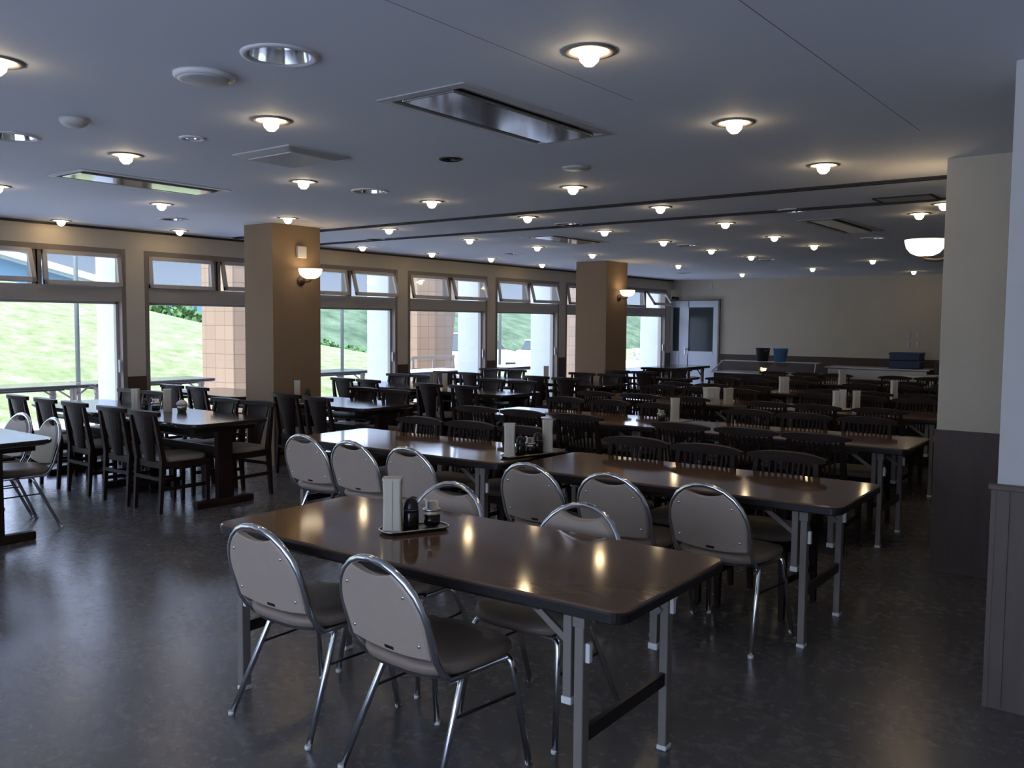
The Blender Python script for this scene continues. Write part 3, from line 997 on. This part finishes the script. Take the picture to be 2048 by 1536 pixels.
l_row([-5.10, -4.62, -4.10, -3.26, -2.78, -2.27], 11.13, PI, 'far', 'fifth')
l_row([-5.15, -4.70, -4.20, -3.40, -2.90, -2.38], 12.40, 0, 'camera', 'sixth')
l_row([-5.17, -4.67, -4.20, -3.38, -2.90, -2.38], 13.22, PI, 'far', 'sixth')

# ------------------------------------------------------------------ condiments
def tall_box(loc, rz, label, m='cream', h=.185, w=.064, d=.05):
    root = thing('chopstick_box', label, 'box', loc, rz, 'tall boxes on the tables')
    bm = new()
    loft(bm, [[(x, y, z) for x, y in rrect(w / 2 * k, d / 2 * k, .008, 3)] for z, k in ((0, 1.06), (.006, 1.06), (.008, 1), (h * .55, .94), (h - .008, 1.0))], smooth=False)
    obj('box_body', bm, m, root)
    bm = new(); loft(bm, [[(x, y, z) for x, y in rrect(w / 2 * k, d / 2 * k, .008, 3)] for z, k in ((h - .008, 1.05), (h, 1.05))], smooth=False)
    obj('box_lid', bm, m, root)
    bm = new(); add_box(bm, (0, -d / 2 - .0005, h * .5), (.003, .003, h * .9)); obj('front_seam', bm, 'disc', root)
    return root
def bottle(loc, label, s=1.):
    root = thing('sauce_bottle', label, 'bottle', loc, 0, 'dark sauce bottles')
    bm = new(); lathe(bm, [(.028 * s, 0), (.030 * s, .004), (.030 * s, .06 * s), (.027 * s, .066 * s)], 20); obj('bottle_body', bm, 'sauce', root)
    bm = new(); lathe(bm, [(.0285 * s, .064 * s), (.0285 * s, .078 * s), (.026 * s, .095 * s), (.018 * s, .110 * s), (0, .118 * s)], 20); obj('bottle_cap', bm, 'black', root)
    bm = new(); lathe(bm, [(.0293 * s, .070 * s), (.0293 * s, .073 * s)], 20); obj('cap_ring', bm, 'greyleg', root)
    return root
def jar(loc, label, s=1.):
    root = thing('condiment_jar', label, 'jar', loc, 0, 'condiment jars with spoons')
    bm = new(); lathe(bm, [(.028 * s, .002), (.034 * s, .008), (.035 * s, .06 * s), (.033 * s, .068 * s)], 22); obj('jar_glass', bm, 'clear', root)
    bm = new(); lathe(bm, [(.026 * s, .004), (.032 * s, .010), (.033 * s, .050 * s)], 22); obj('jar_contents', bm, 'sauce', root)
    bm = new(); lathe(bm, [(.035 * s, .062 * s), (.035 * s, .070 * s), (.025 * s, .072 * s), (.025 * s, .098 * s), (.0, .100 * s)], 22); obj('jar_lid', bm, 'steel', root)
    bm = new(); tube(bm, [(.0, -.027 * s, .074 * s), (.0, -.029 * s, .105 * s), (-.018 * s, -.027 * s, .108 * s)], .0032, 6, .004); obj('spoon_handle', bm, 'whiteplastic', root)
    return root
def tray(loc, rz, label, hx=.12, hy=.055):
    root = thing('condiment_tray', label, 'tray', loc, rz, 'condiment trays')
    bm = new(); loft(bm, [[(x, y, z) for x, y in rrect(hx + i, hy + i, .045)] for z, i in ((0, -.006), (.010, 0))], smooth=False); obj('tray_base', bm, 'black', root)
    bm = new()
    rr = rrect(hx + .001, hy + .001, .045)
    tube(bm, [(x, y, .013) for x, y in rr], .003, 6, closed=True); obj('tray_rim', bm, 'steel', root)
    return root
ZT = .7006
a = R(66)
tray((-2.378, 2.485, ZT), a, 'oval black condiment tray with bright rim on the front table', .135, .058)
def on_tray(u, v):
    return (-2.378 + u * math.cos(a) - v * math.sin(a), 2.485 + u * math.sin(a) + v * math.cos(a), ZT + .0105)
tall_box(on_tray(-.088, 0), R(38), 'tall cream chopstick box on the front table\'s condiment tray', h=.205, w=.072, d=.062)
bottle(on_tray(-.012, .004), 'black domed sauce bottle between box and jar on the front tray', 1.04)
jar(on_tray(.075, 0), 'small dark condiment jar with white spoon on the front tray')
# second row
tray((-3.21, 4.37, ZT), R(78), 'dark condiment tray at the second row\'s table joint', .20, .06)
tall_box((-3.243, 4.215, ZT + .0105), R(38), 'tall cream box, left one at the second row\'s table joint', h=.20, w=.066)
tall_box((-3.18, 4.522, ZT + .0105), R(38), 'tall cream box, right one at the second row\'s table joint', h=.20, w=.066)
bottle((-3.220, 4.295, ZT + .0105), 'black sauce bottle left of the jar at the second row\'s joint')
jar((-3.205, 4.375, ZT + .0105), 'dark condiment jar between bottles at the second row\'s joint')
bottle((-3.195, 4.44, ZT + .0105), 'black sauce bottle right of the jar at the second row\'s joint', 1.1)
# wooden tables
tall_box((-7.50, 4.25, ZT), R(38), 'tall cream box on the nearest wooden tables, left one', h=.20, w=.062)
tall_box((-7.27, 4.42, ZT), R(60), 'tall cream box on the nearest wooden tables, right one', h=.20, w=.07)
bottle((-7.40, 4.28, ZT), 'black sauce bottle next to the left box on the nearest wooden tables')
jar((-7.36, 4.36, ZT), 'dark jar between the boxes on the nearest wooden tables', 1.1)
bottle((-7.33, 4.47, ZT), 'black sauce bottle farthest back on the nearest wooden tables', .95)
root = thing('rice_container', 'small white dome-lidded pot behind the right box on nearest wooden tables', 'pot', (-7.17, 4.50, ZT))
bm = new(); lathe(bm, [(.035, 0), (.042, .03), (.044, .06)], 20); obj('pot_body', bm, 'steel', root)
bm = new(); lathe(bm, [(.050, .06), (.048, .075), (.03, .095), (0, .105)], 20); obj('dome_lid', bm, 'whiteplastic', root)
tall_box((-7.40, 5.98, ZT), R(50), 'tall cream box on the table beside the left pillar', h=.20)
bottle((-7.32, 6.05, ZT), 'black sauce bottle on the table beside the left pillar')
tall_box((-7.46, 8.14, ZT), R(40), 'tall brownish box on the table behind the left pillar', 'cushion', h=.2, w=.09)
tall_box((-7.28, 8.15, ZT), R(40), 'tall cream box next to brownish box behind the left pillar', h=.19)
tall_box((-7.45, 10.54, ZT), R(40), 'tall cream box on the table midway between the window pillars', h=.20, w=.075)
# third and later rows
tall_box((-3.42, 6.71, ZT), R(45), 'tall cream box on the third folding-table row', h=.20, w=.07)
jar((-3.50, 6.62, ZT), 'small jar beside the third row\'s tall box')
tall_box((-3.78, 8.60, ZT), R(60), 'pale box at the left of the fourth folding-table row', 'cream', h=.165, w=.10)
tall_box((-3.95, 8.56, ZT), R(55), 'white printed box beside the pale box on the fourth row', 'whiteplastic', h=.165, w=.15, d=.10)
root = thing('plate', 'white round plate under the twin white boxes on the fourth row', 'plate', (-2.70, 8.74, ZT))
bm = new(); lathe(bm, [(.05, 0), (.09, .004), (.115, .012), (.108, .012), (.05, .006), (0, .006)], 32, cap=False); obj('plate_body', bm, 'whiteplastic', root)
bm = new(); lathe(bm, [(.052, .0), (.052, .003), (.045, .003)], 24, cap=False); obj('foot_ring', bm, 'whiteplastic', root)
tall_box((-2.725, 8.715, ZT + .0062), R(40), 'tall white box, left of the twins on the white plate', 'whiteplastic', h=.18, w=.055)
tall_box((-2.675, 8.765, ZT + .0062), R(40), 'tall white box, right of the twins on the white plate', 'whiteplastic', h=.19, w=.055)
tall_box((-2.60, 8.95, ZT), R(40), 'tall cream box right of the white plate on the fourth row', h=.18)
tall_box((-3.95, 10.62, ZT), R(45), 'wide pale box on the left of the fifth folding-table row', 'whiteplastic', h=.19, w=.12)
tall_box((-2.72, 10.80, ZT), R(45), 'tall white box on the right of the fifth folding-table row', 'whiteplastic', h=.19, w=.075)
tall_box((-3.90, 12.72, ZT), R(45), 'tall pale box on the left of the sixth folding-table row', 'whiteplastic', h=.20, w=.10)

# ------------------------------------------------------------------ far end: counters, buckets, crates
root = thing('serving_counter', 'long dark serving counter with sloped glass front at the hall\'s far end', 'counter', (-6.35, 16.2, 0))
bm = new(); add_box(bm, (0, 0, .30), (1.9, .6, .60)); obj('counter_body', bm, 'darkwood', root)
bm = new(); add_box(bm, (0, 0, .62), (2.0, .66, .03), bev=.004); obj('counter_top', bm, 'steel', root)
bm = new(); bar(bm, (-.98, -.30, .635), (-.90, .0, .83), .012, .025); bar(bm, (.98, -.30, .635), (.90, .0, .83), .012, .025); obj('glass_bracket', bm, 'cap', root)
bm = new(); v = [bm.verts.new(p) for p in ((-.97, -.295, .64), (.97, -.295, .64), (.90, 0, .83), (-.90, 0, .83), (-.97, -.289, .64), (.97, -.289, .64), (.90, .006, .83), (-.90, .006, .83))]
for f in ((0, 1, 2, 3), (7, 6, 5, 4), (0, 4, 5, 1), (1, 5, 6, 2), (2, 6, 7, 3), (3, 7, 4, 0)):
    bm.faces.new([v[i] for i in f])
obj('sneeze_glass', bm, 'clear', root)
bm = new(); add_box(bm, (0, .15, .83), (1.9, .30, .012)); obj('glass_shelf', bm, 'steel', root)
root = thing('serving_counter', 'long stainless steel trough counter beneath the navy crates', 'counter', (-4.62, 17.3, 0))
bm = new(); add_box(bm, (0, 0, .62), (1.75, .55, .20), bev=.01); obj('steel_trough', bm, 'steel', root)
bm = new(); add_box(bm, (0, 0, .735), (1.85, .62, .03), bev=.006); obj('steel_rim', bm, 'steel', root)
for s in (-1, 1):
    for q in (-1, 1):
        bm = new(); add_box(bm, (s * .82, q * .22, .26), (.04, .04, .52)); obj('leg', bm, 'steel', root)
def bucket(loc, m, label):
    root = thing('bucket', label, 'bucket', loc, 0, 'plastic buckets')
    bm = new(); lathe(bm, [(.0, 0), (.105, 0), (.135, .235), (.142, .24), (.142, .25), (.128, .25), (.10, .01), (0, .01)], 24, cap=False); obj('bucket_body', bm, m, root)
    bm = new(); tube(bm, [(-.14, 0, .235), (-.11, -.09, .20), (0, -.13, .185), (.11, -.09, .20), (.14, 0, .235)], .004, 6, .05); obj('handle', bm, 'steel', root)
bucket((-6.50, 16.32, .8365), 'black', 'black plastic bucket left of the blue bucket at the far wall')
bucket((-6.16, 16.34, .8365), 'blue', 'bright blue plastic bucket right of the black bucket')
def crate(loc, s, label, m='bluebox'):
    root = thing('crate', label, 'crate', loc, 0, 'stacked crates')
    bm = new(); add_box(bm, (0, 0, s[2] / 2), s, bev=.01); obj('crate_body', bm, m, root)
    bm = new(); add_box(bm, (0, 0, s[2] - .02), (s[0] + .02, s[1] + .02, .03), bev=.004); obj('crate_rim', bm, m, root)
crate((-4.17, 17.36, .7505), (.52, .38, .14), 'navy blue crate, lower of the two stacked on the steel counter')
crate((-4.17, 17.36, .8995), (.52, .38, .14), 'navy blue crate, upper of the two stacked on the steel counter')
crate((-3.40, 17.2, .0), (.42, .5, .90), 'tall black bin beside the navy crates at the far right', 'black')
# white side table near the far right
root = thing('side_table', 'white square side table at the hall\'s far right before the steel counter', 'table', (-3.62, 15.9, 0))
bm = new(); add_box(bm, (0, 0, .69), (.62, .6, .03), bev=.004); obj('table_top', bm, 'whiteplastic', root)
for s in (-1, 1):
    for q in (-1, 1):
        bm = new(); add_box(bm, (s * .26, q * .26, .34), (.07, .05, .67)); obj('leg', bm, 'whiteplastic', root)
# indoor folding tables along the far windows (dark)
dtab = make_folding_table('darktop')
for y, l in ((15.72, 'dark-topped folding table set lengthwise by the last window near the door'), (13.84, 'dark-topped folding table lengthwise just beyond the middle pillar')):
    dtab.place((-8.08, y, 0), R(90), l, 'dark folding tables along the windows')
# wire rack on the floor by the middle pillar
root = thing('wire_rack', 'low white wire rack standing by the far windows behind the middle pillar', 'rack', (-7.35, 13.6, 0))
for (x, y) in ((-.15, -.3), (.15, -.3), (-.15, .3), (.15, .3)):
    bm = new(); tube(bm, [(x, y, 0), (x, y, .62)], .006, 6); obj('post', bm, 'cap', root)
for z in (.50, .60):
    bm = new(); tube(bm, [(-.15, -.3, z), (.15, -.3, z), (.15, .3, z), (-.15, .3, z)], .005, 6, closed=True)
    for k in range(7):
        y = -.3 + .1 * k
        tube(bm, [(-.15, y, z), (.15, y, z)], .003, 5)
    obj('wire_shelf', bm, 'cap', root)

# ------------------------------------------------------------------ outdoors
bm = new(); add_box(bm, (-11.75, 9, -.10), (4.0, 60, .12))
tag(obj('terrace', bm, 'concrete'), kind='structure')
# lawn height field
crest = [(-60, 5.5), (0, 3.6), (7, 3.0), (10.9, 2.6), (13.0, 2.32), (14.6, 1.95), (17.1, 1.42), (22.1, .56), (24.8, -.10), (30, -.45), (60, -.6)]
def cz(y):
    for (a, za), (b, zb) in zip(crest[:-1], crest[1:]):
        if a <= y <= b:
            return za + (zb - za) * (y - a) / (b - a)
    return crest[-1][1]
bm = new()
xs = [-13.75, -14.5, -16, -18, -20, -22, -24, -26, -28, -31, -35]
prof = [0, .05, .18, .36, .53, .70, .86, 1.0, 1.0, .75, .2]
ys = [-60 + 1.5 * k for k in range(100)]
grid = []
for x, p in zip(xs, prof):
    row = []
    for y in ys:
        z = -.16 + (cz(y) + .16) * p
        if -35 < x < -14: z += random.uniform(-.04, .04)
        row.append(bm.verts.new((x, y, z)))
    grid.append(row)
for i in range(len(xs) - 1):
    for j in range(len(ys) - 1):
        f = bm.faces.new((grid[i][j], grid[i + 1][j], grid[i + 1][j + 1], grid[i][j + 1])); f.smooth = True
tag(obj('ground_lawn', bm, 'lawn'), kind='structure')
bm = new(); add_box(bm, (-60, 40, -.75), (70, 220, .2))
tag(obj('ground_road', bm, 'tarmac'), kind='structure')
# planted bank behind the lawn
bm = new(); grid = []
xb = [-34, -36, -39, -43, -48, -56, -70]
pb = [-.4, .8, 2.0, 2.7, 3.0, 3.1, 2.0]
for x, p in zip(xb, pb):
    row = []
    for k in range(110):
        y = -20 + 1.5 * k
        s = 1.0 if y < 50 else 1.1
        row.append(bm.verts.new((x, y, p * s * (.9 + .15 * math.sin(y * .21) + random.uniform(-.05, .05)))))
    grid.append(row)
for i in range(len(xb) - 1):
    for j in range(109):
        f = bm.faces.new((grid[i][j], grid[i + 1][j], grid[i + 1][j + 1], grid[i][j + 1])); f.smooth = True
tag(obj('ground_bank', bm, 'bank'), kind='structure')
# shrub belt at the crest: leafy clumps, uncountable
bm = new()
def leafclump(c, r, n):
    for _ in range(n):
        d = Vector((random.gauss(0, 1), random.gauss(0, 1), abs(random.gauss(0, .8)))).normalized() * r * random.uniform(.6, 1)
        p = Vector(c) + Vector((d.x, d.y, d.z * .8))
        s = random.uniform(.06, .14)
        u = Vector((random.uniform(-1, 1), random.uniform(-1, 1), random.uniform(-1, 1))).normalized()
        v = u.orthogonal().normalized()
        q = [bm.verts.new(p + u * s), bm.verts.new(p + v * s * .6), bm.verts.new(p - u * s), bm.verts.new(p - v * s * .6)]
        bm.faces.new(q)
for k in range(60):
    y = 15.2 + k * .28 + random.uniform(-.2, .2)
    x = -27.5 + random.uniform(-1.2, 1.0)
    leafclump((x, y, cz(y) - .1), random.uniform(.5, .95), 230)
tag(obj('shrub_belt', bm, 'shrub'), 'bushy green shrubs along the top of the lawn slope', 'shrubs', kind='stuff')
# tiled columns with flaring tops
clab = ['beige tiled column outside the second window', 'beige tiled flaring column outside the fourth window', 'beige tiled column outside the window beside the middle pillar']
root_cols = []
for k, (yc, hw) in enumerate(((9.55, .70), (13.95, .66), (19.1, .75))):
    bm = new(); rr = []
    for z in [-.1 + .1 * j for j in range(27)]:
        fl = .28 * max(0, (z - .3) / 2.2) ** 2
        y0, y1 = yc - hw, yc + hw + fl
        rr.append([(-13.45, y0, z), (-12.75, y0 + .12, z), (-12.62, yc - .15, z), (-12.62, yc + .15, z), (-12.75, y1 - .12, z), (-13.45, y1, z)])
    loft(bm, rr, smooth=False)
    tag(obj('tiled_column', bm, 'tile'), clab[k], 'column', 'tiled columns on the terrace')
# terrace poles
for k, (y, l) in enumerate(((6.68, 'thin grey-green post outside the leftmost window'), (11.95, 'thin grey-green post outside the third window'), (17.0, 'thin grey-green post outside the fifth window'))):
    bm = new(); tube(bm, [(0, 0, -.04), (0, 0, 3.3)], .033, 12)
    lathe(bm, [(.07, -.04), (.07, -.02), (.035, .0)], 14)
    tag(obj('terrace_post', bm, 'pole', loc=(-13.4, y, 0)), l, 'post', 'thin terrace posts')
# outdoor folding tables
otab = make_folding_table('darktop')
for y, l in ((6.92, 'dark folding table on the terrace outside the second window'), (5.02, 'dark folding table on the terrace outside the leftmost window'), (10.15, 'dark folding table on the terrace outside the third window')):
    otab.place((-11.95, y, -.035), R(90), l, 'folding tables on the terrace')
btab = make_folding_table('whiteplastic')
for y, l in ((11.6, 'pale folding table on the terrace behind the third window\'s dark one'), (14.6, 'pale folding table on the terrace outside the fourth window')):
    btab.place((-10.9, y, -.035), R(90), l, 'pale folding tables on the terrace')
# bench rack against the second tiled column
root = thing('slatted_bench', 'brown open-backed bench in front of the flaring tiled column', 'bench', (-12.25, 13.35, -.04), R(90))
for z in (.42, .62, .86):
    bm = new(); add_box(bm, (0, .0 if z > .5 else -.15, z), (1.3, .04 if z > .5 else .34, .06)); obj('slat', bm, 'bronze', root)
for s in (-1, 0, 1):
    bm = new(); add_box(bm, (s * .6, 0, .44), (.06, .05, .88)); obj('leg', bm, 'bronze', root)
for s in (-1, 1):
    bm = new(); add_box(bm, (s * .6, -.29, .2), (.06, .05, .4)); obj('leg', bm, 'bronze', root)
# white van / car on the road below the bank
def car(loc, rz, label, h=1.0, L=3.6):
    root = thing('car', label, 'car', loc, rz, 'white vehicles outside')
    bm = new(); rr = []
    prof = [(-L / 2, .35, .75), (-L / 2 + .12, .30, .95), (-L * .30, .28, 1.02), (-L * .18, .28, 1.02), (L * .2, .28, 1.02), (L * .33, .28, .98), (L / 2 - .1, .30, .86), (L / 2, .36, .68)]
    for x, z0, z1 in prof:
        rr.append([(x, -.80, z0), (x, .80, z0), (x, .84, (z0 + z1) / 2), (x, .74, z1), (x, -.74, z1), (x, -.84, (z0 + z1) / 2)])
    loft(bm, rr, smooth=False); obj('car_body', bm, 'carwhite', root)
    bm = new(); rr = []
    for x, w, z in ((-L * .42, .70, 1.0), (-L * .36, .64, 1.45 * h), (L * .08, .64, 1.5 * h), (L * .27, .70, 1.0)):
        rr.append([(x, -w, .98), (x, w, .98), (x, w * .88, z), (x, -w * .88, z)])
    loft(bm, rr, smooth=False); obj('cabin_glass', bm, 'doorglass', root)
    bm = new(); add_box(bm, (-L * .14, 0, 1.48 * h), (L * .46, 1.18, .05), bev=.02); obj('car_roof', bm, 'carwhite', root)
    for sx_ in (-.31, .31):
        for s in (-1, 1):
            bm = new(); tube(bm, [(sx_ * L, s * .62, .30), (sx_ * L, s * .82, .30)], .30, 18); obj('wheel', bm, 'tyre', root)
car((-24.5, 29.6, -.62), R(75), 'white van parked beyond the flaring tiled column', 1.15)
car((-23.0, 33.2, -.62), R(80), 'white car parked outside the fifth window', .95)
# neighbouring blue-walled building with a white sloping eave above the lawn crest
root = thing('pavilion', 'blue building with white sloping eave beyond the lawn, leftmost window', 'building', (-31, 10, 0))
bm = new(); v = []
for x in (0, -5):
    v.append([bm.verts.new((x, y, z)) for y, z in ((-14, .5), (12, .5), (12, 1.9), (6.3, 2.72), (-14, 7.6))])
bm.faces.new(v[0]); bm.faces.new(v[1][::-1])
for k in range(5):
    bm.faces.new((v[0][k], v[1][k], v[1][(k + 1) % 5], v[0][(k + 1) % 5]))
obj('main_block', bm, 'roofblue', root)
bm = new(); bar(bm, (.3, -14, 7.75), (.3, 7.2, 2.66), .5, .22); obj('eave', bm, 'ext_white', root)
# added grey backdrop standing in for the canopy underside, leaving sky light unblocked
root = thing('grey_backdrop', 'long pale grey added backdrop, standing in for canopy underside through the upper window sashes', 'building', (-56, 40, 0))
bm = new(); add_box(bm, (0, 0, 4.0), (6, 140, 8.5)); obj('main_block', bm, 'hall', root)
bm = new(); add_box(bm, (0, 0, 8.35), (7, 141, .3)); obj('top_edge', bm, 'ext_white', root)
# hanging bucket-like planter outside the last window
bm = new(); lathe(bm, [(0, 0), (.13, 0), (.17, .3), (.155, .3), (.12, .02), (0, .02)], 20, cap=False)
tag(obj('planter', bm, 'ac', loc=(-11.0, 19.6, .62)), 'grey planter pot outside the last window', 'pot')
bm = new(); add_box(bm, (0, 0, .31), (.5, 1.6, .62), bev=.01)
tag(obj('planter_wall', bm, 'ext_white', loc=(-11.0, 19.8, 0)), 'white low block outside the last window', 'block')

# ------------------------------------------------------------------ light
w = bpy.data.worlds.new('overcast_sky')
S.world = w
w.use_nodes = True
nt = w.node_tree
bg = nt.nodes['Background']
tc = nt.nodes.new('ShaderNodeTexCoord')
sp = nt.nodes.new('ShaderNodeSeparateXYZ')
rp = nt.nodes.new('ShaderNodeValToRGB')
rp.color_ramp.elements[0].position = .0
rp.color_ramp.elements[0].color = (.62, .74, 1.0, 1)
rp.color_ramp.elements[1].position = .9
rp.color_ramp.elements[1].color = (.46, .61, 1.0, 1)
nt.links.new(tc.outputs['Generated'], sp.inputs[0])
nt.links.new(sp.outputs['Z'], rp.inputs['Fac'])
nt.links.new(rp.outputs['Color'], bg.inputs['Color'])
bg.inputs['Strength'].default_value = 3.4

sun = bpy.data.lights.new('sun', 'SUN')
sun.energy = 6.0
sun.angle = R(3)
sun.color = (1, .96, .88)
so = bpy.data.objects.new('sun', sun)
COL.objects.link(so)
d = Vector((-.12, .60, -.80)).normalized()
so.rotation_euler = d.to_track_quat('-Z', 'Y').to_euler()

def portal(loc, sx_, sy_, direction):
    l = bpy.data.lights.new('daylight_portal', 'AREA')
    l.shape = 'RECTANGLE'; l.size = sx_; l.size_y = sy_
    l.cycles.is_portal = True
    o = bpy.data.objects.new('daylight_portal', l)
    COL.objects.link(o)
    o.location = loc
    o.rotation_euler = Vector(direction).to_track_quat('-Z', 'Z').to_euler()
for i in range(len(piers) - 1):
    portal((XW - .28, (piers[i] + piers[i + 1]) / 2, 1.16), PIT - PW, 2.2, (1, 0, 0))
portal(((EX0 + EX1) / 2, YB - .25, EZ / 2), EX1 - EX0, EZ, (0, 1, 0))

# ------------------------------------------------------------------ camera
cam = bpy.data.cameras.new('camera')
co = bpy.data.objects.new('camera', cam)
COL.objects.link(co)
fw = Vector((-.6066654904112071, .7920853688953894, -.06751111853602118))
rt = Vector((.7935416814023031, .6084632354007611, .008005688155553452))
up = Vector((-.047419222065904744, .04871611178545641, .9976864025490033))
m = Matrix((rt, up, -fw)).transposed().to_4x4()
m.translation = Vector((0, 0, 1.50702))
co.matrix_world = m
cam.sensor_width = 36
cam.lens = 36 * 1778.139 / 2048
cam.clip_start = .05
cam.clip_end = 400
S.camera = co

S.view_settings.view_transform = 'Standard'
S.view_settings.look = 'None'
S.view_settings.exposure = .83
S.view_settings.gamma = 1
S.view_settings.use_curve_mapping = False
